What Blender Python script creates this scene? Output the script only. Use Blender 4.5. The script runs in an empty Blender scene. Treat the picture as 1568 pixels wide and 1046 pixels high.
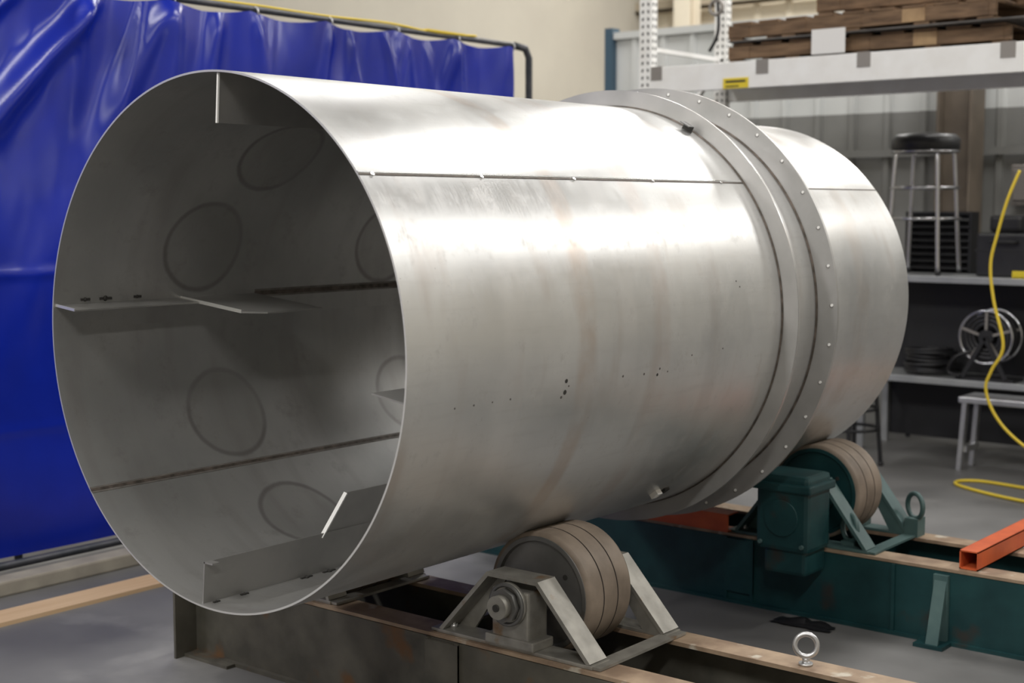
import bpy, bmesh, math, random
from mathutils import Vector, Matrix, noise
random.seed(7)
R=0.8; H=1.41
F=.08   # working height of the floor surface; everything is dropped by F at the end so the floor is z=0
D=bpy.data; C=bpy.context

# ------------------------------------------------------------------ materials
def N(nt,t,**kw):
    n=nt.nodes.new(t)
    for k,v in kw.items(): setattr(n,k,v)
    return n
def pbr(name,c1,c2=None,scale=6,rough=.5,metal=0,bump=0,detail=4,spec=.5,r2=None,stretch=None,lo=.35,hi=.65,c3=None,c3scale=3,c3t=.6):
    m=D.materials.new(name); m.use_nodes=True; nt=m.node_tree; b=nt.nodes['Principled BSDF']
    b.inputs['Base Color'].default_value=(*c1,1); b.inputs['Roughness'].default_value=rough
    b.inputs['Metallic'].default_value=metal; b.inputs['Specular IOR Level'].default_value=spec
    tc=N(nt,'ShaderNodeTexCoord'); mp=N(nt,'ShaderNodeMapping'); nt.links.new(tc.outputs['Object'],mp.inputs[0])
    if stretch: mp.inputs['Scale'].default_value=stretch
    no=N(nt,'ShaderNodeTexNoise'); no.inputs['Scale'].default_value=scale; no.inputs['Detail'].default_value=detail
    nt.links.new(mp.outputs[0],no.inputs['Vector'])
    if c2:
        r=N(nt,'ShaderNodeValToRGB'); r.color_ramp.elements[0].position=lo; r.color_ramp.elements[1].position=hi
        r.color_ramp.elements[0].color=(*c1,1); r.color_ramp.elements[1].color=(*c2,1)
        nt.links.new(no.outputs['Fac'],r.inputs[0]); last=r.outputs[0]
        if c3:
            n3=N(nt,'ShaderNodeTexNoise'); n3.inputs['Scale'].default_value=c3scale; n3.inputs['Detail'].default_value=8
            nt.links.new(mp.outputs[0],n3.inputs['Vector'])
            mr=N(nt,'ShaderNodeMapRange'); mr.inputs['From Min'].default_value=c3t; mr.inputs['From Max'].default_value=c3t+.08
            nt.links.new(n3.outputs['Fac'],mr.inputs['Value'])
            mx=N(nt,'ShaderNodeMix',data_type='RGBA'); nt.links.new(mr.outputs[0],mx.inputs[0]); nt.links.new(last,mx.inputs[6])
            mx.inputs[7].default_value=(*c3,1); last=mx.outputs[2]
        nt.links.new(last,b.inputs['Base Color'])
    if r2 is not None:
        mr=N(nt,'ShaderNodeMapRange'); mr.inputs['From Min'].default_value=.3; mr.inputs['From Max'].default_value=.7
        mr.inputs['To Min'].default_value=rough; mr.inputs['To Max'].default_value=r2
        nt.links.new(no.outputs['Fac'],mr.inputs['Value']); nt.links.new(mr.outputs[0],b.inputs['Roughness'])
    if bump:
        bp=N(nt,'ShaderNodeBump'); bp.inputs['Strength'].default_value=bump; bp.inputs['Distance'].default_value=.01
        nt.links.new(no.outputs['Fac'],bp.inputs['Height']); nt.links.new(bp.outputs[0],b.inputs['Normal'])
    return m

class NB:
    """tiny node math helper"""
    def __init__(s,m): s.nt=m.node_tree
    def lk(s,a,inp):
        if isinstance(a,(int,float)): inp.default_value=a
        else: s.nt.links.new(a,inp)
    def m(s,op,a,b=0,c=0):
        n=N(s.nt,'ShaderNodeMath',operation=op); s.lk(a,n.inputs[0]); s.lk(b,n.inputs[1]); s.lk(c,n.inputs[2]); return n.outputs[0]
    def mr(s,v,a,b,c=0,d=1,sm=True):
        n=N(s.nt,'ShaderNodeMapRange'); 
        if sm: n.interpolation_type='SMOOTHSTEP'
        s.lk(v,n.inputs['Value']); n.inputs['From Min'].default_value=a; n.inputs['From Max'].default_value=b
        n.inputs['To Min'].default_value=c; n.inputs['To Max'].default_value=d; return n.outputs[0]
    def noise(s,vec,scale,detail=3,rough=.5):
        n=N(s.nt,'ShaderNodeTexNoise'); n.inputs['Scale'].default_value=scale; n.inputs['Detail'].default_value=detail
        n.inputs['Roughness'].default_value=rough; s.nt.links.new(vec,n.inputs['Vector']); return n.outputs['Fac']
    def vec(s,x,y,z=0):
        n=N(s.nt,'ShaderNodeCombineXYZ'); s.lk(x,n.inputs[0]); s.lk(y,n.inputs[1]); s.lk(z,n.inputs[2]); return n.outputs[0]
    def mix(s,f,a,b):
        n=N(s.nt,'ShaderNodeMix',data_type='RGBA'); s.lk(f,n.inputs[0])
        for v,i in ((a,6),(b,7)):
            if isinstance(v,tuple): n.inputs[i].default_value=(*v,1)
            else: s.nt.links.new(v,n.inputs[i])
        return n.outputs[2]

def steel_mat(name,inner=False):
    m=D.materials.new(name); m.use_nodes=True; nb=NB(m); nt=m.node_tree; b=nt.nodes['Principled BSDF']
    tc=N(nt,'ShaderNodeTexCoord'); sp=N(nt,'ShaderNodeSeparateXYZ'); nt.links.new(tc.outputs['Object'],sp.inputs[0])
    x,y,z=sp.outputs
    ang=nb.m('ARCTAN2',z,x); u=nb.m('MULTIPLY',ang,.8)
    band=nb.noise(nb.vec(nb.m('MULTIPLY',u,.35),nb.m('MULTIPLY',y,5),z),1.6,3)
    mott=nb.noise(tc.outputs['Object'],2.2,5)
    fine=nb.noise(nb.vec(nb.m('MULTIPLY',u,1.5),nb.m('MULTIPLY',y,26)),6,5,.65)
    if not inner:
        col=nb.mix(nb.mr(mott,.35,.68),(.56,.56,.555),(.65,.65,.64))
        st=nb.mr(band,.52,.70,0,.45)
        bl=nb.mr(nb.noise(tc.outputs['Object'],4.5,4),.40,.62)
        col=nb.mix(nb.m('MULTIPLY',st,bl),col,(.48,.43,.395))
        wipe=nb.noise(nb.vec(nb.m('MULTIPLY',u,16),nb.m('MULTIPLY',y,1.2)),2.5,5,.6)
        col=nb.mix(nb.mr(wipe,.50,.75,0,.22),col,(.46,.45,.44))
        for y0,w,s,cc in ((.80,.05,.6,(.50,.41,.345)),(1.22,.055,.4,(.53,.45,.41)),(2.75,.07,.3,(.49,.41,.35)),(.45,.06,.30,(.68,.67,.66)),(1.02,.05,.35,(.70,.69,.68)),(1.55,.05,.25,(.44,.42,.41))):
            d=nb.m('ABSOLUTE',nb.m('SUBTRACT',nb.m('ADD',y,nb.m('MULTIPLY',nb.m('SUBTRACT',mott,.5),.05)),y0))
            f=nb.m('MULTIPLY',nb.mr(d,w*.5,w*1.2,s,0),nb.mr(nb.noise(tc.outputs['Object'],5,5),.35,.65,.15,1))
            col=nb.mix(f,col,cc)
        sc=nb.noise(nb.vec(nb.m('MULTIPLY',u,26),nb.m('MULTIPLY',y,7)),6,5,.7)
        msk=nb.mr(nb.noise(tc.outputs['Object'],3.1,2),.52,.64)
        col=nb.mix(nb.m('MULTIPLY',nb.mr(sc,.64,.74,0,.30),msk),col,(.34,.32,.30))
        dirt=nb.noise(tc.outputs['Object'],13,9,.75)
        col=nb.mix(nb.mr(dirt,.54,.72,0,.32),col,(.41,.395,.38))
        speck=nb.noise(tc.outputs['Object'],60,3,.6)
        col=nb.mix(nb.m('MULTIPLY',nb.mr(speck,.70,.75,0,.4),msk),col,(.2,.18,.17))
        rough=nb.m('ADD',nb.m('ADD',nb.mr(fine,.3,.7,.30,.36),nb.mr(mott,.3,.7,-.03,.05)),nb.mr(dirt,.45,.7,0,.10))
        b.inputs['Metallic'].default_value=.68
        amp=.7
    else:
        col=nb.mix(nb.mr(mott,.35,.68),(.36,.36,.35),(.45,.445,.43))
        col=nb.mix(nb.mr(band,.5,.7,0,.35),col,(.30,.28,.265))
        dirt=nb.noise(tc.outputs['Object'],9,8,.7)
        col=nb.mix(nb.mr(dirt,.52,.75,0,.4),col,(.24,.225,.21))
        for (y0,a0) in ((.59,160.3),(1.53,160.8),(.77,132),(.655,-154.5),(.735,-120),(1.6,-152),(1.55,128),(.75,60),(.7,20),(.7,-60),(1.7,-120)):
            du=nb.m('SUBTRACT',u,math.radians(a0)*.8); dy=nb.m('SUBTRACT',y,y0)
            r=nb.m('ADD',nb.m('SQRT',nb.m('ADD',nb.m('MULTIPLY',du,du),nb.m('MULTIPLY',dy,dy))),nb.m('MULTIPLY',nb.m('SUBTRACT',dirt,.5),.012))
            ring=nb.m('MULTIPLY',nb.mr(nb.m('ABSOLUTE',nb.m('SUBTRACT',r,.165)),.002,.016,.6,0),nb.mr(mott,.38,.58,.45,1))
            col=nb.mix(ring,col,(.14,.125,.12))
            col=nb.mix(nb.mr(r,.15,.168,.25,0),col,(.24,.23,.21))
        rough=nb.m('ADD',nb.mr(fine,.3,.7,.38,.46),0)
        b.inputs['Metallic'].default_value=.65
        amp=1.0
    nt.links.new(col,b.inputs['Base Color']); nt.links.new(rough,b.inputs['Roughness'])
    bp=N(nt,'ShaderNodeBump'); bp.inputs['Strength'].default_value=.3; bp.inputs['Distance'].default_value=.004
    hh=nb.m('ADD',nb.m('MULTIPLY',nb.noise(tc.outputs['Object'],3.0,2),amp),nb.m('MULTIPLY',fine,.015))
    nt.links.new(hh,bp.inputs['Height']); nt.links.new(bp.outputs[0],b.inputs['Normal'])
    return m

M={}
M['steel']=steel_mat('stainless_outer'); M['steel_in']=steel_mat('stainless_inner',True)
M['flange']=pbr('flange_steel',(.42,.415,.405),(.52,.51,.50),5,.42,.6,.05,r2=.5)
M['fin']=pbr('fin_steel',(.36,.355,.34),(.45,.44,.42),5,.42,.7,.05)
M['edge']=pbr('cut_edge',(.8,.8,.78),None,5,.35,.7)
M['weld']=pbr('weld_seam',(.07,.06,.05),(.16,.13,.11),30,.6,.5,.3)
M['seamf']=pbr('faint_seam',(.16,.145,.13),(.24,.22,.2),20,.6,.5,.2)
M['dark']=pbr('black_mark',(.03,.028,.025),None,5,.7)
M['mark']=pbr('grey_mark',(.10,.09,.085),None,5,.6)
M['markL']=pbr('light_grey_mark',(.22,.21,.2),None,5,.6)
M['shine']=pbr('polished_steel',(.75,.75,.75),None,5,.25,1)
M['rust']=pbr('weathered_frame_steel',(.085,.08,.065),(.14,.13,.105),7,.6,.35,.25,c3=(.17,.09,.04),c3scale=4,c3t=.58)
M['tan']=pbr('scuffed_tan_top',(.38,.28,.19),(.22,.15,.10),9,.6,.1,.2,c3=(.50,.45,.37),c3scale=10,c3t=.62)
M['teal']=pbr('teal_machine_paint',(.005,.034,.038),(.010,.052,.055),8,.45,0,.15,c3=(.03,.03,.027),c3scale=5,c3t=.64)
M['tealL']=pbr('teal_light',(.05,.10,.10),(.08,.14,.135),8,.5,0,.15)
M['bracket']=pbr('bracket_steel',(.24,.23,.205),(.36,.345,.31),12,.5,.5,.25,c3=(.24,.15,.08),c3scale=8,c3t=.62)
M['wheel']=pbr('wheel_disc_steel',(.12,.12,.115),(.18,.175,.17),7,.5,.5,.1,c3=(.1,.08,.06),c3scale=9,c3t=.62)
M['tread']=pbr('worn_polyurethane_tread',(.16,.125,.095),(.25,.20,.155),9,.6,0,.2)
M['groove']=pbr('tread_groove',(.05,.04,.035),None,5,.8)
M['orange']=pbr('orange_paint',(.62,.12,.035),(.50,.09,.03),10,.5,0,.1,c3=(.25,.1,.05),c3scale=8,c3t=.66)
M['blue']=pbr('blue_vinyl',(.002,.013,.25),(.003,.018,.34),2,.27,0,.1,spec=.6)
M['pipe']=pbr('dark_pipe',(.05,.055,.065),(.09,.09,.1),10,.5,.5)
M['conc']=pbr('concrete_floor',(.11,.108,.106),(.165,.162,.158),1.6,.5,0,.12,detail=10,r2=.65,c3=(.23,.225,.215),c3scale=.9,c3t=.58)
M['curb']=pbr('painted_curb',(.26,.235,.195),(.34,.31,.25),6,.7)
M['wood']=pbr('plywood_tan',(.55,.37,.21),(.62,.44,.27),4,.65,0,.1,stretch=(8,.5,8))
M['pallet']=pbr('pallet_wood',(.11,.065,.035),(.22,.135,.075),5,.75,0,.3,stretch=(1,6,6))
M['palletD']=pbr('pallet_wood_end',(.45,.30,.16),(.30,.19,.1),9,.75,0,.3)
M['cream']=pbr('cream_siding',(.76,.68,.55),(.82,.75,.61),1.2,.55)
M['creamD']=pbr('girt_cream',(.42,.36,.27),None,3,.6)
M['panel']=pbr('gray_siding',(.60,.62,.61),(.68,.69,.68),1.5,.5,.1)
M['panelShade']=pbr('gray_siding_shaded',(.20,.20,.19),(.25,.25,.24),1.5,.5,.1)  # same gray siding, with the shade below the rack put into its colour
M['white']=pbr('white_rack_paint',(.94,.94,.92),(.88,.87,.84),7,.45,0,.05)
M['greyclip']=pbr('grey_clip',(.28,.26,.24),None,5,.5,.4)
M['deck']=pbr('rack_deck',(.09,.085,.08),(.14,.13,.12),5,.6)
M['black']=pbr('black_vinyl',(.012,.012,.014),(.02,.02,.022),9,.4,0,.1)
M['blackm']=pbr('black_metal',(.02,.02,.022),None,9,.5,.2)
M['chrome']=pbr('chrome',(.55,.55,.57),None,5,.2,1)
M['shelf']=pbr('grey_shelf',(.34,.35,.36),(.42,.43,.43),5,.4,.4)
M['yellow']=pbr('yellow_cord',(.75,.55,.04),None,5,.5)
M['label']=pbr('yellow_label',(.8,.62,.03),None,5,.5)
M['paper']=pbr('white_paper_and_lit_edge',(.85,.84,.82),None,5,.7)
M['brown']=pbr('brown_column',(.14,.115,.09),(.19,.155,.12),4,.6)
M['red']=pbr('red_paint',(.5,.03,.02),None,5,.4)
M['bluepaint']=pbr('blue_grey_trim',(.05,.10,.15),None,5,.5)
M['alu']=pbr('brushed_aluminium',(.50,.50,.51),(.60,.60,.60),9,.35,.8)
M['ceil']=pbr('ceiling_deck',(.5,.48,.44),None,3,.8)
M['wallL']=pbr('wall_paint',(.45,.42,.36),(.5,.47,.4),1,.7)
M['lamp']=pbr('lamp_housing',(.8,.8,.8),None,3,.5)

# ------------------------------------------------------------------ mesh helpers
class MB:
    """mesh builder: several primitives, several materials, one object"""
    def __init__(s,name): s.name=name; s.bm=bmesh.new(); s.mats=[]
    def mi(s,mat):
        if mat not in s.mats: s.mats.append(mat)
        return s.mats.index(mat)
    def _tag(s,faces,mat,smooth=False):
        i=s.mi(mat)
        for f in faces: f.material_index=i; f.smooth=smooth
    def box(s,c,d,mat,rot=None,bev=0):
        r=bmesh.ops.create_cube(s.bm,size=1); vs=r['verts']
        bmesh.ops.scale(s.bm,vec=d,verts=vs)
        if bev:
            es=list({e for v in vs for e in v.link_edges})
            rr=bmesh.ops.bevel(s.bm,geom=es,offset=bev,segments=2,affect='EDGES',profile=.6)
            vs=list({v for f in rr['faces'] for v in f.verts}|{v for v in vs if v.is_valid})
        m=Matrix.Translation(Vector(c))
        if rot is not None: m=m@rot.to_4x4()
        bmesh.ops.transform(s.bm,matrix=m,verts=vs)
        s._tag({f for v in vs for f in v.link_faces},mat); return s
    def b2(s,a,b,mat,bev=0):
        return s.box([(a[i]+b[i])/2 for i in range(3)],[abs(b[i]-a[i]) for i in range(3)],mat,bev=bev)
    def bar(s,p,q,w,t,mat,up=(0,0,1),bev=0):
        p=Vector(p);q=Vector(q);x=(q-p); L=x.length; x.normalize(); u=Vector(up); y=u.cross(x)
        if y.length<1e-4: y=Vector((0,1,0)).cross(x)
        y.normalize(); z=x.cross(y)
        return s.box((p+q)/2,(L,w,t),mat,rot=Matrix((x,y,z)).transposed(),bev=bev)
    def cyl(s,p,q,r,mat,seg=32,r2=None,cap=True,smooth=True):
        p=Vector(p);q=Vector(q);d=q-p
        rr=bmesh.ops.create_cone(s.bm,cap_ends=cap,segments=seg,radius1=r,radius2=r if r2 is None else r2,depth=d.length)
        vs=rr['verts']; m=Matrix.Translation((p+q)/2)@d.to_track_quat('Z','Y').to_matrix().to_4x4()
        bmesh.ops.transform(s.bm,matrix=m,verts=vs)
        fs={f for v in vs for f in v.link_faces}; s._tag(fs,mat,False)
        if smooth:
            for f in fs:
                if len(f.verts)==4: f.smooth=True
        return s
    def rev(s,prof,mat,c=(0,0,0),seg=160,axis='Y',smooth=False,closed=False,a0=0,a1=360):
        full=abs(a1-a0)>=359.9; n=seg if full else seg+1; rings=[]
        for (r,y) in prof:
            ring=[]
            for i in range(n):
                a=math.radians(a0+(a1-a0)*i/seg)
                v=(c[0]+r*math.cos(a),c[1]+y,c[2]+r*math.sin(a)) if axis=='Y' else (c[0]+r*math.cos(a),c[1]+r*math.sin(a),c[2]+y)
                ring.append(s.bm.verts.new(v))
            rings.append(ring)
        k=s.mi(mat); P=len(prof)
        for j in range(P if closed else P-1):
            A=rings[j];B=rings[(j+1)%P]
            for i in range(seg):
                i2=(i+1)%n
                f=s.bm.faces.new((A[i],A[i2],B[i2],B[i])); f.material_index=k; f.smooth=smooth
        return s
    def poly(s,pts,thick,mat):
        t=Vector(thick); a=[s.bm.verts.new(Vector(p)) for p in pts]; b=[s.bm.verts.new(Vector(p)+t) for p in pts]
        fs=[s.bm.faces.new(a),s.bm.faces.new(list(reversed(b)))]
        n=len(pts)
        for i in range(n): fs.append(s.bm.faces.new((a[i],b[i],b[(i+1)%n],a[(i+1)%n])))
        s._tag(fs,mat); return s
    def tube(s,pts,r,mat,seg=10,closed=False):
        pts=[Vector(p) for p in pts]; n=len(pts); k=s.mi(mat); rings=[]; up=None
        for i,p in enumerate(pts):
            if closed: d=pts[(i+1)%n]-pts[i-1]
            else: d=pts[min(i+1,n-1)]-pts[max(i-1,0)]
            d.normalize()
            if up is None: up=Vector((0,0,1)) if abs(d.z)<.9 else Vector((1,0,0))
            x=up.cross(d); x.normalize(); y=d.cross(x); up=y
            rings.append([s.bm.verts.new(p+r*(math.cos(2*math.pi*j/seg)*x+math.sin(2*math.pi*j/seg)*y)) for j in range(seg)])
        for i in range(n if closed else n-1):
            A=rings[i];B=rings[(i+1)%n]
            for j in range(seg):
                f=s.bm.faces.new((A[j],A[(j+1)%seg],B[(j+1)%seg],B[j])); f.material_index=k; f.smooth=True
        if not closed:
            for q in (rings[0],rings[-1]):
                f=s.bm.faces.new(q); f.material_index=k
        return s
    def torus(s,c,R_,r,mat,nrm=(0,1,0),seg=32):
        q=Vector(nrm).to_track_quat('Z','Y')
        return s.tube([Vector(c)+q@Vector((R_*math.cos(2*math.pi*i/seg),R_*math.sin(2*math.pi*i/seg),0)) for i in range(seg)],r,mat,closed=True)
    def done(s,parent=None,origin=None,fix=True):
        if fix: bmesh.ops.recalc_face_normals(s.bm,faces=s.bm.faces[:])
        if origin is not None: bmesh.ops.translate(s.bm,vec=-Vector(origin),verts=s.bm.verts[:])
        me=D.meshes.new(s.name); s.bm.to_mesh(me); s.bm.free()
        for m in s.mats: me.materials.append(M[m])
        ob=D.objects.new(s.name,me); C.scene.collection.objects.link(ob)
        if origin is not None: ob.location=origin
        if parent: 
            ob.parent=parent; ob.matrix_parent_inverse=parent.matrix_world.inverted()
        return ob
def empty(name,loc=(0,0,0)):
    e=D.objects.new(name,None); e.location=loc; C.scene.collection.objects.link(e); C.view_layer.update(); return e
def spline(pts,n=12):
    P=[Vector(p) for p in pts]; P=[P[0]]+P+[P[-1]]; out=[]
    for i in range(1,len(P)-2):
        for k in range(n):
            t=k/n; a,b,c,d=P[i-1:i+3]
            out.append(.5*((2*b)+(-a+c)*t+(2*a-5*b+4*c-d)*t*t+(-a+3*b-3*c+d)*t**3))
    out.append(P[-2]); return out

# ------------------------------------------------------------------ the steel drum
drum=empty('stainless_steel_duct_drum',(0,0,H))
O=(0,0,H)
Y1=2.02; Y2=2.29; Y3=3.2; RF=.775
b=MB('outer_shell'); b.rev([(R,0),(R,Y1*.25),(R,Y1*.5),(R,Y1*.75),(R,Y1+.02)],'steel',c=O,seg=240,smooth=True); b.done(drum,O,fix=False)
b=MB('inner_shell'); b.rev([(R-.006,0),(R-.006,.5),(R-.006,1.0),(R-.006,1.6),(R-.006,Y2),(RF-.006,Y2),(RF-.006,Y3)],'steel_in',c=O,seg=240,smooth=True); b.done(drum,O,fix=False)
b=MB('rim_edge'); b.rev([(R,0),(R-.006,0)],'edge',c=O,seg=240); b.rev([(RF,Y3),(RF-.006,Y3)],'edge',c=O,seg=240); b.done(drum,O)
b=MB('collar_band'); b.rev([(R+.003,Y1),(R+.003,Y2)],'steel',c=O,seg=240,smooth=True); b.done(drum,O,fix=False)
b=MB('far_shell'); b.rev([(RF,Y2),(RF,2.6),(RF,2.9),(RF,Y3)],'steel',c=O,seg=240,smooth=True); b.done(drum,O,fix=False)
b=MB('flange_rings')
b.rev([(R-.003,Y1-.004),(.866,Y1-.004),(.866,Y1+.010),(R-.003,Y1+.010)],'flange',c=O,seg=200,closed=True)
b.rev([(R-.003,Y2-.008),(.890,Y2-.008),(.890,Y2+.006),(RF-.003,Y2+.006)],'flange',c=O,seg=200,closed=True)
b.rev([(R+.001,Y1-.012),(R+.006,Y1-.006)],'weld',c=O,seg=200)
b.rev([(.8665,Y1-.0045),(.8665,Y1-.002)],'shine',c=O,seg=200)
b.rev([(R+.004,Y2-.016),(R+.010,Y2-.009)],'weld',c=O,seg=200)
b.done(drum,O)
b=MB('flange_bolts')
for i in range(36):
    a=math.radians(i*10+2); r=.866
    p=Vector((r*math.cos(a),Y2-.010,H+r*math.sin(a)))
    b.cyl(p,p+Vector((0,.006,0)),.0075,'markL',14)
    b.cyl(p+Vector((.002,-.001,.002)),p+Vector((.002,.004,.002)),.0055,'paper',12)
b.done(drum)
def arcpt(a,y,r): a=math.radians(a); return Vector((r*math.cos(a),y,H+r*math.sin(a)))
b=MB('weld_seams')
def strip(a,y0,y1,r,w,mat,n=2):
    p=arcpt(a,y0,r);q=arcpt(a,y1,r); nn=Vector((math.cos(math.radians(a)),0,math.sin(math.radians(a))))
    b.bar(p,q,w,.003,mat,up=nn)
strip(38,0,Y1,R,.0045,'weld'); strip(38,Y2,Y3,RF,.004,'weld')
strip(38.6,.0,Y1,R+.0002,.005,'shine')
strip(220,.0,Y2,R-.006,.022,'seamf'); strip(220,.0,Y2,R-.0065,.010,'weld'); strip(174,.86,Y2,R-.006,.03,'seamf'); strip(174,.86,Y2,R-.0065,.016,'weld')
for k in range(5):
    y=.05+k*.45; p=arcpt(38,y,R+.001)
    b.cyl(p-Vector((.002,0,.002)),p+Vector((.002,0,.002)),.006,'shine',10)
b.done(drum)
b=MB('drilled_holes')
for (a,y,r) in [(-8,.70,.0065),(-10.5,.70,.0075),(-11.5,.685,.0045),(-9.2,.715,.003),(-9,1.0,.004),(-9.3,1.12,.004),(-10,1.20,.005),(-8.6,1.21,.004),(-9.6,1.26,.003),(-10,.2,.003),(-10,.28,.003),(-10,.36,.0025),(-10,.44,.003),(-6,1.6,.003),(-6.5,1.4,.003),
    (9,1.72,.003),(10.5,1.7,.003)]:
    n=Vector((math.cos(math.radians(a)),0,math.sin(math.radians(a)))); p=arcpt(a,y,R)
    b.cyl(p-n*.002,p+n*.0008,r,'dark' if r>.0045 else 'mark',12)
b.done(drum)
b=MB('lifting_tabs')
p=arcpt(60,Y1-.04,R); n=Vector((math.cos(math.radians(60)),0,math.sin(math.radians(60))))
b.bar(p-n*.002,p+n*.026,.045,.005,'dark',up=(0,1,0)); b.bar(p+n*.026,p+n*.026+Vector((0,-.035,0)),.045,.004,'wheel',up=n)
p=arcpt(-53,1.66,R); n=Vector((math.cos(math.radians(-53)),0,math.sin(math.radians(-53))))
b.bar(p-n*.002,p+n*.018,.035,.03,'paper',up=(0,1,0)); b.bar(p+n*.0+Vector((0,.06,0)),p+n*.01+Vector((0,.06,0)),.03,.03,'dark',up=(0,1,0))
b.done(drum)
def rad(a,y,r): return arcpt(a,y,r)
b=MB('inner_fins')
ri=R-.006
for a in (174,86,-8,-95):
    t=Vector((-math.sin(math.radians(a)),0,math.cos(math.radians(a))))*.005
    ext={174:.105,86:.145,-8:.13,-95:.13}[a]; yl={174:.52,86:1.2,-8:.55,-95:1.2}[a]
    b.poly([rad(a,.012,ri),rad(a,.012,ri-ext),rad(a,yl,ri-ext),rad(a,yl,ri)],t,'fin')
t=Vector((math.sin(math.radians(6)),0,math.cos(math.radians(6))))*-.006
b.poly([rad(174,.52,ri),rad(174,.52,ri-.33),rad(174,.60,ri-.37),rad(174,.86,ri-.37),rad(174,.86,ri)],t,'fin')
b.poly([rad(-95,.012,ri-.13),rad(-95,.012,ri-.13)+Vector((.04,0,0)),rad(-95,.04,ri-.13)+Vector((.04,0,0)),rad(-95,.04,ri-.13)],Vector((0,0,-.005)),'fin')
b.poly([rad(-95,.50,ri-.125),rad(-95,.60,ri-.25),rad(-95,1.2,ri-.25),rad(-95,1.2,ri-.125)],Vector((-.006,0,0)),'fin')
b.done(drum)
b=MB('fin_edges')
p=rad(-95,.497,ri-.115);q=rad(-95,.600,ri-.25)
b.bar(p,q,.012,.010,'paper',up=(0,1,1))  # white colour paints the light caught by this steel gusset edge
p=rad(86,.011,ri-.002);q=rad(86,.011,ri-.145); b.bar(p,q,.006,.006,'paper')
p=rad(174,.518,ri);q=rad(174,.518,ri-.33); b.bar(p,q,.004,.012,'edge')
p=rad(174,.010,ri);q=rad(174,.010,ri-.105); b.bar(p,q,.004,.009,'edge')
for (a,y,r) in ((173,.12,.012),(173,.2,.016),(173,.33,.01),(-93.5,.16,.01),(-93.5,.42,.016),(-93.5,.52,.018),(-93.5,.60,.012),(-93.5,.05,.008)):
    p=rad(a,y,ri); b.cyl(p,p*1.0+(Vector((0,y,H))-p).normalized()*.006,r*.6,'dark',12,r2=r*.3); b.bar(p+Vector((0,-r*1.5,0)),p+Vector((0,r*1.5,0)),.008,.008,'dark')
b.done(drum)

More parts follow.
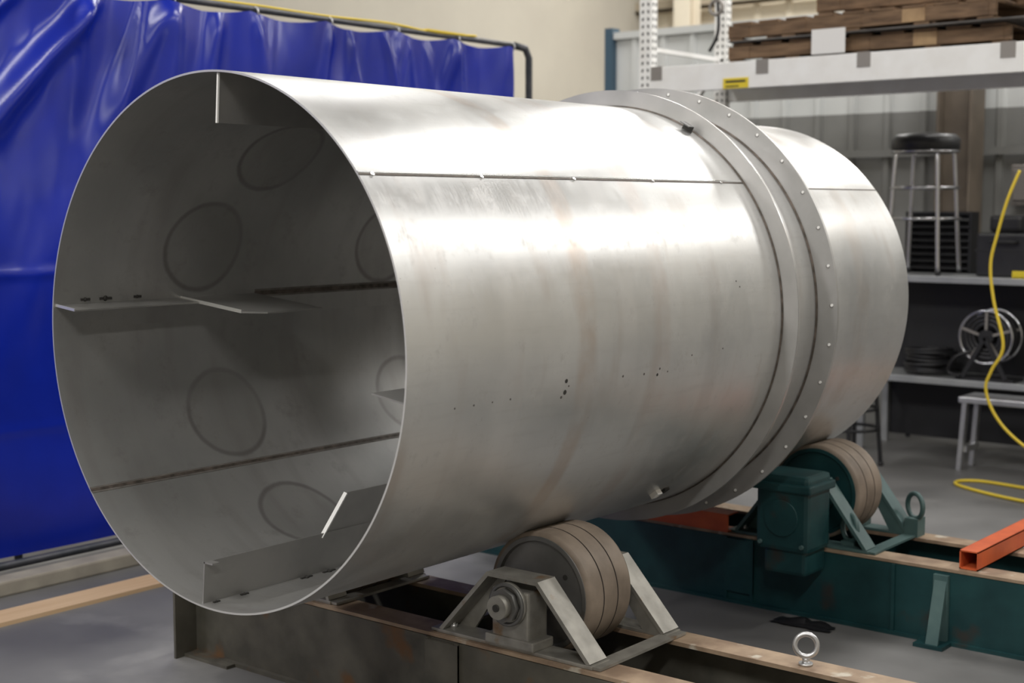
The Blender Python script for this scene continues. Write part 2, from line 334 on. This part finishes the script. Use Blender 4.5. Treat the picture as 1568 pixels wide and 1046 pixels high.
# ------------------------------------------------------------------ turning rolls
def turning_roll(y0,paint,top,xl,xr,cx,cz,wr=.205,name='turning_roll_stand',discm='wheel',brk='bracket',endplate=True,zt=.40):
    e=empty(name,(0,y0,F))
    f0,f1=y0-.28,y0-.16
    g0,g1=y0+.15,y0+.26
    b=MB('frame')
    for (a,c,sgn) in ((f0,f1,1),(g0,g1,-1)):
        web=a if sgn==1 else c-.012
        b.b2((xl,web,F+.01),(xr,web+.012,zt-.012),paint)
        b.b2((xl,a,zt-.014),(xr,c,zt),top)
        b.b2((xl,a-(.02 if sgn==1 else 0),F),(xr,c,F+.014),paint)
    for x in (xl+.006,-.35,.15,xr-.01): b.b2((x-.006,f0+.012,F+.016),(x+.006,f1-.002,zt-.014),paint)
    for x in (xl+.05,-.2,xr-.1): b.b2((x-.04,f1-.005,F+.04),(x+.04,g0+.005,F+.14),paint)
    if endplate:
        b.b2((xl-.012,f0-.1,F),(xl,g1+.02,zt+.0),paint); b.b2((xl-.012,f0-.06,F),(xl+.25,f0-.0,F+.012),paint)
    for x in (.17,.30,.95): b.b2((x,f0-.012,F+.014),(x+.014,f0,zt-.014),paint)
    b.b2((.17,f0-.014,F+.05),(.314,f0-.004,zt-.02),paint)
    b.done(e)
    for sx in (1,-1):
        X=cx*sx; fl=.305 if sx>0 else .19
        w=MB('roller_wheel')
        ya,yb=y0-.12,y0+.12; c=(X,0,cz)
        w.rev([(.03,ya+.012),(wr-.035,ya+.012),(wr-.03,ya),(wr-.016,ya),(wr-.014,ya+.004)],discm,c=c,seg=72)
        w.rev([(.03,yb-.012),(wr-.035,yb-.012),(wr-.03,yb),(wr-.016,yb),(wr-.014,yb-.004)],discm,c=c,seg=72)
        prof=[(wr-.016,ya+.002),(wr-.003,ya+.004),(wr,ya+.012)]
        w.rev(prof,'tread',c=c,seg=72,smooth=True)
        yy=[ya+.012,ya+.078,ya+.08,ya+.0825,ya+.084,ya+.156,ya+.158,ya+.1605,ya+.162,yb-.012]
        rr=[wr,wr,wr-.006,wr-.006,wr,wr,wr-.006,wr-.006,wr,wr]
        for i in range(9):
            w.rev([(rr[i],yy[i]),(rr[i+1],yy[i+1])],'tread' if i in (0,4,8) else 'groove',c=c,seg=72,smooth=True)
        w.rev([(wr,yb-.012),(wr-.003,yb-.004),(wr-.016,yb-.002)],'tread',c=c,seg=72,smooth=True)
        w.cyl((X,ya-.01,cz),(X,ya+.02,cz),.06,discm,32)
        for k in range(3):
            a=k*2.1+.6; px=X+.12*math.cos(a); pz=cz+.12*math.sin(a)
            w.cyl((px,ya+.010,pz),(px,ya+.013,pz),.009,'dark',12)
        w.cyl((X,ya-.14,cz),(X,yb+.10,cz),.028,'bracket',24)
        w.done(e)
        k=MB('bearing_bracket')
        for (yy0,yy1,s) in ((f0+.015,f0+.11,-1),(g0+.005,g0+.09,1)):
            ym=(yy0+yy1)/2
            zt2=cz+.085
            for q in (-1,1):
                k.bar((X+q*fl,ym,zt+.012),(X+q*.10,ym,zt2-.005),.09,.014,brk,up=(0,0,1))
                k.poly([(X+q*(fl-.01),yy1-.01 if s<0 else yy0,zt+.01),(X+q*.11,yy1-.01 if s<0 else yy0,zt2-.01),(X+q*.09,yy1-.01 if s<0 else yy0,zt2-.04),(X+q*(fl-.08),yy1-.01 if s<0 else yy0,zt+.01)],(0,.01,0),brk)
            k.b2((X-.105,yy0,zt2-.012),(X+.105,yy1,zt2),brk)
            k.b2((X-fl-.015,yy0,zt),(X+fl+.015,yy1,zt+.013),brk,bev=.003)
            k.b2((X-.075,yy0-.005,zt+.012),(X+.075,yy1,cz+.045),brk,bev=.008)
            k.b2((X-.10,yy0-.012,zt+.012),(X+.10,yy1,zt+.045),brk,bev=.006)
            o=-1 if s<0 else 1
            yf=yy0-.005 if s<0 else yy1
            k.cyl((X,yf,cz),(X,yf+o*.018,cz),.070,brk,36); k.cyl((X,yf+o*.018,cz),(X,yf+o*.04,cz),.056,'wheel',8)
            k.torus((X,yf+o*.018,cz),.064,.007,'wheel')
            k.cyl((X,yf+o*.04,cz),(X,yf+o*.068,cz),.038,'bracket',24); k.cyl((X,yf+o*.068,cz),(X,yf+o*.074,cz),.012,'dark',12)
            for q in (-1,1):
                bx=X+q*(fl-.02)
                k.cyl((bx,ym,zt+.012),(bx,ym,zt+.024),.014,'alu',6); k.cyl((bx,ym,zt+.012),(bx,ym,zt+.034),.007,'alu',10)
        for q in (-1,1):
            k.b2((X+q*(fl+.015)-.028,f0+.02,zt+.002),(X+q*(fl+.015)+.028,g0+.08,zt+.011),brk)
        k.done(e)
    return e
front=turning_roll(1.04,'rust','tan',-1.05,2.4,.518,.555)
ZB=.385
back=turning_roll(2.99,'teal','tan',-1.3,3.0,.515,.585,wr=.205,discm='teal',brk='tealL',endplate=False,zt=ZB)
g=MB('drive_gearbox')
gx,gy,gz=.555,2.60,.56
g.b2((gx-.12,gy-.1,gz-.16),(gx+.12,gy+.1,gz+.16),'teal',bev=.02)
g.b2((gx-.135,gy-.115,gz+.09),(gx+.135,gy+.115,gz+.125),'teal',bev=.008)
g.cyl((gx,gy-.11,gz-.02),(gx,gy-.095,gz-.02),.075,'teal',32)
g.b2((gx-.09,gy-.08,gz-.26),(gx+.10,gy+.1,gz-.155),'teal',bev=.015)
for sx in (-1,1):
    for sz in (-1,1): g.cyl((gx+sx*.095,gy-.112,gz+sz*.12-.01),(gx+sx*.095,gy-.10,gz+sz*.12-.01),.010,'tealL',6)
g.cyl((gx,gy+.1,gz),(gx,gy+.28,gz),.05,'teal',24)
g.done(back)
g=MB('lifting_rings')
g.torus((.84,3.18,ZB+.13),.055,.011,'tealL',nrm=(.5,.8,0)); g.torus((.72,2.79,ZB+.085),.055,.011,'tealL',nrm=(.5,.8,0))
g.b2((.81,3.14,ZB),(.87,3.22,ZB+.08),'tealL'); g.b2((.69,2.77,ZB),(.75,2.82,ZB+.03),'tealL')
g.done(back)
g=MB('frame_brace'); bx=1.16; g.b2((bx-.03,2.69,F),(bx+.03,2.71,.36),'tealL'); g.b2((bx-.07,2.60,F),(bx+.05,2.71,F+.015),'teal'); g.bar((bx,2.62,F+.01),(bx,2.70,.35),.05,.012,'tealL',up=(0,1,0)); g.done(back)
ZE=.4005
g=MB('eye_bolt'); g.torus((1.32,1.24,ZE+.062),.034,.0085,'alu',nrm=(.45,-.8,.15)); g.cyl((1.32,1.24,ZE),(1.32,1.24,ZE+.028),.011,'alu',16); g.cyl((1.32,1.24,ZE),(1.32,1.24,ZE+.007),.022,'alu',20); g.done(None)
g=MB('orange_steel_tube')
x0,z0,w=1.215,ZB+.002,.075
for (a,c) in (((x0,2.74,z0),(x0+w,4.6,z0+.005)),((x0,2.74,z0+w-.005),(x0+w,4.6,z0+w)),((x0,2.74,z0),(x0+.005,4.6,z0+w)),((x0+w-.005,2.74,z0),(x0+w,4.6,z0+w))): g.b2(a,c,'orange')
g.done()
g=MB('orange_steel_channel'); zo=ZB+.0025; g.b2((-.36,2.70,zo),(.185,2.79,zo+.008),'orange'); g.b2((-.36,2.70,zo),(.185,2.707,zo+.08),'orange'); g.b2((-.36,2.707,zo+.074),(.185,2.79,zo+.08),'orange'); g.done()
g=MB('shop_rag'); bmr=g.bm; mi=g.mi('black'); vs={}
for i in range(15):
    for j in range(9):
        u=i/14-.5; v=j/8-.5; nn=noise.noise(Vector((u*5,v*5,2)))
        vs[i,j]=bmr.verts.new((.62+u*.26+nn*.03,2.58+v*.09+nn*.02,F+.006+max(0,(.5+nn)*.03*(1-4*u*u)*(1-4*v*v))))
for i in range(14):
    for j in range(8):
        f=bmr.faces.new((vs[i,j],vs[i+1,j],vs[i+1,j+1],vs[i,j+1])); f.material_index=mi; f.smooth=True
g.done()

# ------------------------------------------------------------------ welding curtain
cur=empty('blue_welding_curtain',(-2.7,2,F))
ny,nz=560,140
ya,yb=-3.0,4.74; ztop=2.865; zbot=.14
bm=bmesh.new(); grid=[]
folds=[]
rf=random.Random(5)
for k in range(14):
    y=ya+.02+k*.553
    folds.append((y,rf.uniform(-.25,.1),rf.uniform(.05,.09),rf.uniform(.02,.05),rf.uniform(.4,.9)))
for k in range(10):
    folds.append((rf.uniform(1.8,4.6),rf.uniform(-.35,.25),rf.uniform(.03,.05),rf.uniform(.012,.03),rf.uniform(.4,.8)))
folds+=[(1.55,-.95,.10,.085,2.2),(1.15,-1.15,.09,.06,1.6),(.75,-.75,.12,.075,2.0),(1.95,-.55,.10,.06,1.5),(.35,-.5,.10,.07,1.7),(2.3,-.25,.08,.04,1.1),(.1,-.9,.11,.05,1.6),(-.4,-.6,.12,.06,1.6)]
for i in range(ny+1):
    col=[]; y=ya+(yb-ya)*i/ny
    gsp=.55; ph=((y-ya)%gsp)/gsp
    for j in range(nz+1):
        t=j/nz; sag=.03*math.sin(math.pi*ph)*(1-t)**6
        z=ztop-sag-(ztop-sag-zbot)*t; dn=ztop-z
        n1=noise.noise(Vector((y*1.1+t*.9,t*1.3,3))); n2=noise.noise(Vector((y*2.6+t*2.6,t*2.0,9))); n3=noise.noise(Vector((y*9+t*3,t*7,1)))
        top=math.exp(-t*3.5); mid=math.exp(-((t-.05)/.45)**2)
        x=-2.70+.05*n1*(.3+t)+.04*n2*mid+.012*n3*mid
        x+=.028*math.cos(2*math.pi*(y-ya)/gsp+1.5*n1)*top*(.6+.4*n2)
        for (fy,sl,wd,hh,ln) in folds:
            if dn<ln*1.3:
                d=(y-(fy+sl*dn+.03*n2))/(wd*(.6+.7*dn))
                if abs(d)<3: x+=hh*math.exp(-d*d)*math.sin(min(1,dn/.15)*math.pi/2)*max(0,1-(dn/(ln*1.3))**2)
        x+=.010*math.exp(-((z-1.50)/.02)**2)+.005*math.exp(-((z-.75)/.02)**2)
        if z<1.50: x-=.05*(1.50-z)
        col.append(bm.verts.new((x,y,z)))
    grid.append(col)
for i in range(ny):
    for j in range(nz):
        f=bm.faces.new((grid[i][j],grid[i+1][j],grid[i+1][j+1],grid[i][j+1])); f.smooth=True
me=D.meshes.new('vinyl_sheet'); bm.to_mesh(me); bm.free(); me.materials.append(M['blue'])
ob=D.objects.new('vinyl_sheet',me); C.scene.collection.objects.link(ob); ob.parent=cur; ob.matrix_parent_inverse=cur.matrix_world.inverted()
g=MB('pipe_frame')
g.tube([(-2.72,-3.1,2.88),(-2.72,4.80,2.88)],.018,'pipe'); g.tube([(-2.72,4.80,2.88),(-2.72,4.92,2.87),(-2.72,4.96,2.81),(-2.72,4.96,F)],.024,'pipe')
g.tube([(-2.60,-3.1,.15),(-2.60,4.96,.15)],.02,'pipe')
for y in (-3.05,1.1): g.tube([(-2.84,y,F),(-2.84,y,2.87)],.02,'pipe')
for i in range(15): g.torus((-2.71,ya+.02+i*.553,2.865),.028,.004,'alu',nrm=(0,1,0),seg=14)
g.done(cur)
g=MB('yellow_hose'); g.tube(spline([(-2.74,1.8,2.895),(-2.73,2.5,2.905),(-2.72,3.1,2.90),(-2.72,3.6,2.91),(-2.71,4.0,2.89),(-2.71,4.4,2.905)],10),.007,'yellow'); g.box((-2.72,4.1,2.90),(.05,.35,.012),'yellow'); g.done(cur)
g=MB('trim_1'); g.b2((-2.47,-3,F),(-2.35,5.5,F+.07),'curb',bev=.01)
for y in (-.3,.62,1.5): g.b2((-2.36,y,F),(-2.335,y+.03,F+.09),'curb')
g.done()
g=MB('plywood_strip'); g.b2((-2.12,-2.5,F),(-1.95,3.6,F+.018),'wood'); g.done()

# ------------------------------------------------------------------ room
X0,X1,YA,YB,ZC=-7.5,9,-9,13.5,6.6
g=MB('floor'); g.b2((X0,YA,F-.1),(X1,YB,F),'conc'); g.done()
g=MB('ceiling'); g.b2((X0,YA,ZC),(X1,YB,ZC+.1),'ceil'); g.done()
def ribbed(name,xa,xb,y,z0,z1,mat,pitch=.3,parent=None):
    bm=bmesh.new(); pts=[]; x=xa
    while x<xb:
        for dx,dy in ((0,0),(.2,0),(.22,-.03),(.26,-.03),(.28,0)):
            if x+dx*pitch/.3<=xb: pts.append((x+dx*pitch/.3,y+dy))
        x+=pitch
    pts.append((xb,y)); vs=[(bm.verts.new((p[0],p[1],z0)),bm.verts.new((p[0],p[1],z1))) for p in pts]
    for a,c in zip(vs,vs[1:]): bm.faces.new((a[0],c[0],c[1],a[1]))
    me=D.meshes.new(name); bm.to_mesh(me); bm.free(); me.materials.append(M[mat]); o=D.objects.new(name,me); C.scene.collection.objects.link(o)
    if parent: o.parent=parent
    return o
ribbed('wall_back',X0,X1,YB,F,ZC,'cream',.45)
g=MB('wall_left'); g.b2((X0-.1,YA,F),(X0,YB,ZC),'wallL'); g.done()
g=MB('wall_right'); g.b2((X1,YA,F),(X1+.1,YB,ZC),'wallL'); g.done()
g=MB('wall_front'); g.b2((X0,YA-.1,F),(X1,YA,ZC),'wallL'); g.done()
g=MB('trim_2')
for z,h in ((3.05,.10),(4.35,.14),(3.72,.035),(1.6,.1),(5.3,.14)):
    g.b2((X0,YB-.22,z),(X1,YB-.04,z+.03),'creamD'); g.b2((X0,YB-.22,z),(X1,YB-.19,z+h),'creamD')
g.done()
g=MB('building_column')
for x in (-6.6,-1.3,4):
    g.b2((x-.12,YB-.5,F),(x+.12,YB-.48,ZC),'cream'); g.b2((x-.12,YB-.26,F),(x+.12,YB-.24,ZC),'cream'); g.b2((x-.01,YB-.48,F),(x+.01,YB-.26,ZC),'creamD')
g.done()
p=ribbed('partition_panel',-4.15,5.5,8.0,2.55,3.32,'panel',.3)
ribbed('lower_sheet',-4.15,5.5,8.0,F,2.55,'panelShade',.3,parent=p)  # lower part split off to carry the painted rack shade
g=MB('partition_frame'); g.b2((-4.2,7.93,F),(-4.12,8.05,3.40),'bluepaint'); g.b2((-4.2,7.95,3.3),(5.5,8.05,3.36),'panel'); g.b2((-4.1,7.94,2.2),(5.5,7.965,2.26),'panelShade'); g.done(p)

# ------------------------------------------------------------------ pallet rack
rack=empty('pallet_rack',(-2.2,5.7,F))
RX0,RX1,RY0,RY1=-2.25,1.25,5.7,6.7; zb=2.59
def upright(x,y):
    g=MB('perforated_upright'); w=.05
    g.b2((x-w,y-.035,F),(x+w,y-.032,3.9),'white'); g.b2((x-w,y-.032,F),(x-w+.003,y+.035,3.9),'white'); g.b2((x+w-.003,y-.032,F),(x+w,y+.035,3.9),'white')
    g.b2((x-w-.03,y-.06,F),(x+w+.03,y+.06,F+.01),'white')
    z=.15
    while z<3.85:
        for dx in (-.022,.022):
            g.box((x+dx,y-.0355,z),(.014,.002,.022),'dark',rot=Matrix.Rotation(math.radians(20 if dx<0 else -20),3,'Y'))
            g.box((x+w+.0005,y-dx*.8,z),(.002,.014,.022),'dark')
        z+=.05
    g.done(rack)
for x in (RX0,RX1):
    for y in (RY0,RY1): upright(x,y)
g=MB('brace_struts')
for x in (RX0,RX1):
    for z in (.2,1.1,2.0,2.9,3.7): g.bar((x,RY0+.03,z),(x,RY1-.03,z),.03,.03,'white')
    for z in (.2,2.0): g.bar((x,RY0+.03,z),(x,RY1-.03,z+.9),.03,.03,'white')
g.done(rack)
g=MB('beams'); zt_=2.765
for y in (RY0-.02,RY1+.02):
    g.b2((RX0+.05,y-.025,zb),(RX1-.05,y+.025,zt_),'white',bev=.004)
for x in (RX0+.10,-1.33,-.62,.28,.98): g.b2((x-.045,RY0-.048,zt_-.09),(x+.045,RY0-.044,zt_+.005),'greyclip'); 
for x in (RX0+.10,-1.33,-.62,.28,.98): g.b2((x-.03,RY0-.03,zt_),(x+.03,RY1,zt_+.007),'greyclip')
g.b2((-1.62,RY0-.05,zb+.002),(-1.43,RY0-.046,zb+.070),'label'); g.b2((-1.60,RY0-.052,zb+.04),(-1.45,RY0-.0505,zb+.054),'dark'); g.b2((-1.60,RY0-.052,zb+.012),(-1.5,RY0-.0505,zb+.02),'dark')
g.b2((RX0+.05,RY0,zt_-.04),(RX1-.05,RY1,zt_-.005),'deck')
g.done(rack)
def pallet(x,y,z,lx,ly,rotz=0):
    g=MB('wooden_pallet'); n=9
    for i in range(n):
        xx=-lx/2+(i+.5)*lx/n; g.box((xx,0,.115),(lx/n*.72,ly,.016),'pallet',bev=.002)
    for yy in (-ly/2+.02,0,ly/2-.02):
        g.box((0,yy,.0625),(lx,.04,.085),'pallet',bev=.003)
        g.box((-lx/2-.001,yy,.0625),(.004,.038,.083),'palletD')
    for xx in (-lx/2+.06,0,lx/2-.06,-lx/4,lx/4): g.box((xx,0,.009),(.10,ly,.016),'pallet',bev=.002)
    for i in range(5): g.box((-lx/2+.1+i*(lx-.2)/4,-ly/2-.001,.0625),(.12+.03*(i%2),.006,.08),'palletD' if i in (3,) else 'pallet')
    o=g.done(None); o.location=(x,y,z); o.rotation_euler=(0,0,math.radians(rotz)); return o
g=MB('steel_sheet'); g.box((0,0,.006),(2.0,1.05,.008),'deck'); o=g.done(); o.location=(-.62,6.22,2.90); o.rotation_euler=(0,0,math.radians(-2))
pallet(-.70,6.25,2.773,1.9,.96,0); pallet(-.72,6.25,2.915,1.85,1.0,-3); pallet(-.30,6.30,3.042,1.5,.9,2)
g=MB('shipping_note'); g.b2((-.98,5.655,2.775),(-.75,5.66,2.93),'paper'); g.done(rack)

# ------------------------------------------------------------------ bench, stools, clutter
g=MB('steel_work_bench')
bx0,bx1,by0,by1=-1.15,1.1,6.78,7.25; S1=1.335; S2=.63
for z in (S2,S1): g.b2((bx0,by0,z-.045),(bx1,by1,z),'shelf',bev=.004)
for x in (bx0+.03,bx1-.03):
    for y in (by0+.03,by1-.03): g.b2((x-.022,y-.022,F),(x+.022,y+.022,S1-.03),'shelf')
g.b2((bx0+.05,by1-.01,.14),(bx1,by1,S1-.05),'blackm')  # added black sheet, its colour stands in for the dark behind the shelves
g.done()
def stool(name,x,y,z,h,rs=.178,rot=20,metal='chrome'):
    e=empty(name,(x,y,z))
    g=MB('seat'); k=rs/.178
    g.rev([(.0,h+.012),(.10*k,h+.010),(.155*k,h),(.178*k,h-.03),(.178*k,h-.10),(.165*k,h-.125),(0,h-.125)],'black',c=(x,y,z),seg=48,axis='Z',smooth=True)
    g.torus((x,y,z+h-.12),.172*k,.009,metal,nrm=(0,0,1)); g.done(e)
    g=MB('legs')
    for i in range(4):
        a=math.radians(rot+90*i); tp=Vector((x+.16*k*math.cos(a),y+.16*k*math.sin(a),z+h-.12)); bt=Vector((x+.205*k*math.cos(a),y+.205*k*math.sin(a),z+.012))
        g.tube(spline([tp+Vector((-.03*math.cos(a),-.03*math.sin(a),0)),tp+(bt-tp)*.04,tp+(bt-tp)*.5,bt],6),.015,metal); g.cyl(bt-Vector((0,0,.012)),bt+Vector((0,0,.015)),.018,'blackm',16)
    for hh in (.40,.62):
        g.torus((x,y,z+h*hh),k*(.205-.045*hh),.011,metal,nrm=(0,0,1))
    g.done(e); return e
stool('bar_stool',-.78,7.02,S1+.001,.98,.235,rot=45)
stool('bar_stool',-.88,6.15,F,.62,.17,metal='blackm')
g=MB('aluminium_step_bench')
sx0,sx1,sy0,sy1,sz=-.24,.75,6.38,6.66,.57
g.b2((sx0,sy0,sz-.04),(sx1,sy1,sz),'alu',bev=.006)
for x in (sx0+.04,sx1-.04):
    for y in (sy0+.03,sy1-.03): g.bar((x,y,sz-.04),(x+(-.03 if x<.3 else .03),y,F),.05,.03,'alu',up=(1,0,0))
    g.b2((x-.015,sy0+.03,.20),(x+.015,sy1-.03,.24),'alu')
g.done()
g=MB('hose_reel')
hx,hy=-.23,6.90; hz=S2+.30
for y in (hy-.09,hy+.09): 
    g.torus((hx,y,hz),.18,.010,'chrome'); 
    for i in range(5):
        a=i*math.pi*2/5+.3; g.bar((hx,y,hz),(hx+.18*math.cos(a),y,hz+.18*math.sin(a)),.018,.006,'greyclip',up=(0,1,0))
for i in range(5): 
    for k in range(3): g.torus((hx,hy-.07+i*.035,hz),.09+.027*k,.016,'black')
g.cyl((hx,hy-.1,hz),(hx,hy+.1,hz),.05,'blackm',24)
g.b2((hx-.2,hy-.1,S2+.001),(hx+.2,hy+.1,S2+.02),'blackm'); g.bar((hx-.15,hy-.11,S2+.02),(hx,hy-.11,hz),.03,.01,'blackm',up=(0,1,0)); g.bar((hx+.15,hy-.11,S2+.02),(hx,hy-.11,hz),.03,.01,'blackm',up=(0,1,0))
g.tube(spline([(hx-.1,hy-.1,hz-.1),(hx-.2,hy-.12,hz-.15),(hx-.25,hy-.1,hz-.25),(hx-.16,hy-.12,S2+.03)],8),.013,'black')
g.done()
def coil(name,x,y,z,r,mat='black',n=6):
    g=MB(name)
    for i in range(n):
        rr=r*(1-.09*(i%3)); 
        g.torus((x+.008*math.sin(i*2.3),y+.01*math.cos(i*3),z+.014+.022*i),rr,.012,mat,nrm=(.06*math.sin(i*1.7),.05*math.cos(i),1))
    return g.done()
coil('coiled_air_hose',-.70,7.0,S2+.008,.17,n=8)
g=MB('portable_compressor'); px,py,pz=.32,7.02,S2+.001
g.cyl((px-.16,py,pz+.16),(px+.16,py,pz+.16),.11,'blackm',28); g.cyl((px-.19,py,pz+.16),(px-.16,py,pz+.16),.06,'blackm',28,r2=.11); g.cyl((px+.16,py,pz+.16),(px+.19,py,pz+.16),.11,'blackm',28,r2=.06)
for q in (-.1,.1): g.b2((px+q-.02,py-.09,pz),(px+q+.02,py+.09,pz+.09),'blackm')
g.b2((px-.09,py-.07,pz+.26),(px+.08,py+.07,pz+.38),'black',bev=.02); g.cyl((px+.1,py,pz+.26),(px+.1,py,pz+.36),.03,'greyclip',16); g.tube(spline([(px-.15,py,pz+.27),(px-.15,py,pz+.44),(px+.15,py,pz+.44),(px+.15,py,pz+.27)],8),.010,'alu'); g.done()
g=MB('louvred_heater'); Yh=7.40; hx0=-1.08
g.b2((hx0+.48,Yh,S1-.0),(hx0+.50,Yh+.14,S1+.42),'blackm'); g.b2((hx0,Yh,S1),(hx0+.02,Yh+.14,S1+.42),'blackm'); g.b2((hx0,Yh+.13,S1),(hx0+.5,Yh+.14,S1+.42),'blackm'); g.b2((hx0,Yh,S1+.42),(hx0+.5,Yh+.14,S1+.44),'blackm'); g.b2((hx0,Yh,S1-.02),(hx0+.5,Yh+.14,S1),'blackm')
for i in range(8): g.box((hx0+.25,Yh+.01,S1+.04+i*.05),(.46,.05,.006),'blackm',rot=Matrix.Rotation(.7,3,'X'))
for x in (hx0+.02,hx0+.48): g.b2((x-.01,Yh+.07,F),(x+.01,Yh+.12,S1),'blackm')
g.done()
g=MB('tool_case'); tx=-.16
g.b2((tx-.20,6.92,S1+.001),(tx+.17,7.2,S1+.30),'black',bev=.02); g.b2((tx-.205,6.915,S1+.17),(tx+.175,7.205,S1+.185),'blackm'); g.tube(spline([(tx-.08,6.91,S1+.24),(tx-.07,6.87,S1+.24),(tx+.07,6.87,S1+.24),(tx+.08,6.91,S1+.24)],6),.01,'blackm'); 
g.b2((tx-.13,6.96,S1+.302),(tx+.10,7.14,S1+.42),'black',bev=.03); g.done()
g=MB('power_drill')
dx,dy,dz=.22,7.05,S1+.001
g.b2((dx-.06,dy-.05,dz),(dx+.06,dy+.05,dz+.06),'black',bev=.01); g.bar((dx,dy,dz+.05),(dx+.02,dy,dz+.22),.05,.045,'black',up=(0,1,0),bev=.01); g.cyl((dx-.09,dy,dz+.25),(dx+.12,dy,dz+.25),.04,'blackm',20); g.cyl((dx-.16,dy,dz+.25),(dx-.09,dy,dz+.25),.016,'greyclip',16,r2=.03); g.done()
g=MB('yellow_parts_bin'); yx=-.06; g.b2((yx,6.79,S1+.001),(yx+.18,6.81,S1+.05),'label',bev=.004); g.b2((yx,6.79,S1+.001),(yx+.18,6.86,S1+.01),'label'); g.b2((yx,6.85,S1+.001),(yx+.18,6.86,S1+.04),'label'); g.done()
g=MB('support_column'); g.b2((-.95,7.6,F),(-.93,7.85,ZC-.01),'brown'); g.b2((-.70,7.6,F),(-.68,7.85,ZC-.01),'brown'); g.b2((-.93,7.71,F),(-.70,7.73,ZC-.01),'brown'); g.done()
g=MB('electrical_box'); g.b2((-.45,7.80,1.82),(-.25,7.925,2.12),'greyclip',bev=.01); g.b2((-.43,7.785,1.86),(-.27,7.80,2.08),'greyclip',bev=.004); g.cyl((-.35,7.88,2.12),(-.35,7.88,3.2),.015,'alu',12); g.cyl((-.31,7.775,2.0),(-.31,7.79,2.0),.02,'red',16); g.done()
g=MB('yellow_extension_cord')
g.tube(spline([(.42,5.52,2.02),(.364,5.5,1.86),(.31,5.5,1.66),(.275,5.5,1.48),(.30,5.5,1.27),(.364,5.5,1.01),(.30,5.5,.86),(.27,5.5,.75),(.33,5.5,.60),(.47,5.5,.46),(.8,5.45,.28),(1.1,5.4,.12),(1.4,5.3,F+.012)],10),.009,'yellow')
g.tube(spline([(1.5,6.0,F+.011),(1.0,5.95,F+.011),(.4,6.0,F+.011),(.06,6.05,F+.011),(-.06,5.95,F+.011),(.04,5.8,F+.011),(.5,5.6,F+.011),(1.3,5.5,F+.011)],12),.010,'yellow')
g.done()
g=MB('hanging_hook_cable'); g.tube(spline([(-1.95,6.1,4.6),(-1.95,6.1,3.9),(-1.96,6.12,3.4),(-1.93,6.1,3.05),(-2.0,6.1,2.9)],8),.012,'black'); g.box((-1.95,6.1,3.32),(.06,.06,.10),'red',bev=.01); g.torus((-1.95,6.1,3.2),.05,.012,'greyclip'); g.done(rack)

# ------------------------------------------------------------------ lights
def area(x,y,sx,sy,power,z=6.35,col=(1,.985,.96)):
    l=D.lights.new('shop_light','AREA'); l.shape='RECTANGLE'; l.size=sx; l.size_y=sy; l.energy=power; l.color=col
    o=D.objects.new('shop_light',l); o.location=(x,y,z); C.scene.collection.objects.link(o)
    g=MB('shop_light_fixture'); g.box((0,0,.06),(sx+.06,sy+.06,.08),'lamp'); f=g.done(); f.location=(x,y,z+.02)
for x in (-4.5,0.2,5.2):
    for y,pw in ((-5,290),(0.5,115),(6,150),(11,310)):
        if x<-4 and y==6: pw=80
        if x<-4 and y==11: pw=220
        area(x,y,.6,2.4,pw)
w=D.worlds.new('World'); C.scene.world=w; w.use_nodes=True; w.node_tree.nodes['Background'].inputs[0].default_value=(.9,.92,1,1); w.node_tree.nodes['Background'].inputs[1].default_value=.3

# ------------------------------------------------------------------ camera
cd=D.cameras.new('Camera'); cam=D.objects.new('Camera',cd); C.scene.collection.objects.link(cam); C.scene.camera=cam
cam.location=(3.318,-2.677,1.82); cam.rotation_euler=(math.radians(90-5.46),0,math.radians(39)); cd.lens=50.0; cd.sensor_width=36
cd.dof.use_dof=True; cd.dof.focus_distance=4.5; cd.dof.aperture_fstop=2.6
C.scene.view_settings.view_transform='Standard'
# put the floor surface on z=0
for o in list(C.scene.objects):
    if o.parent is None: o.location.z-=F
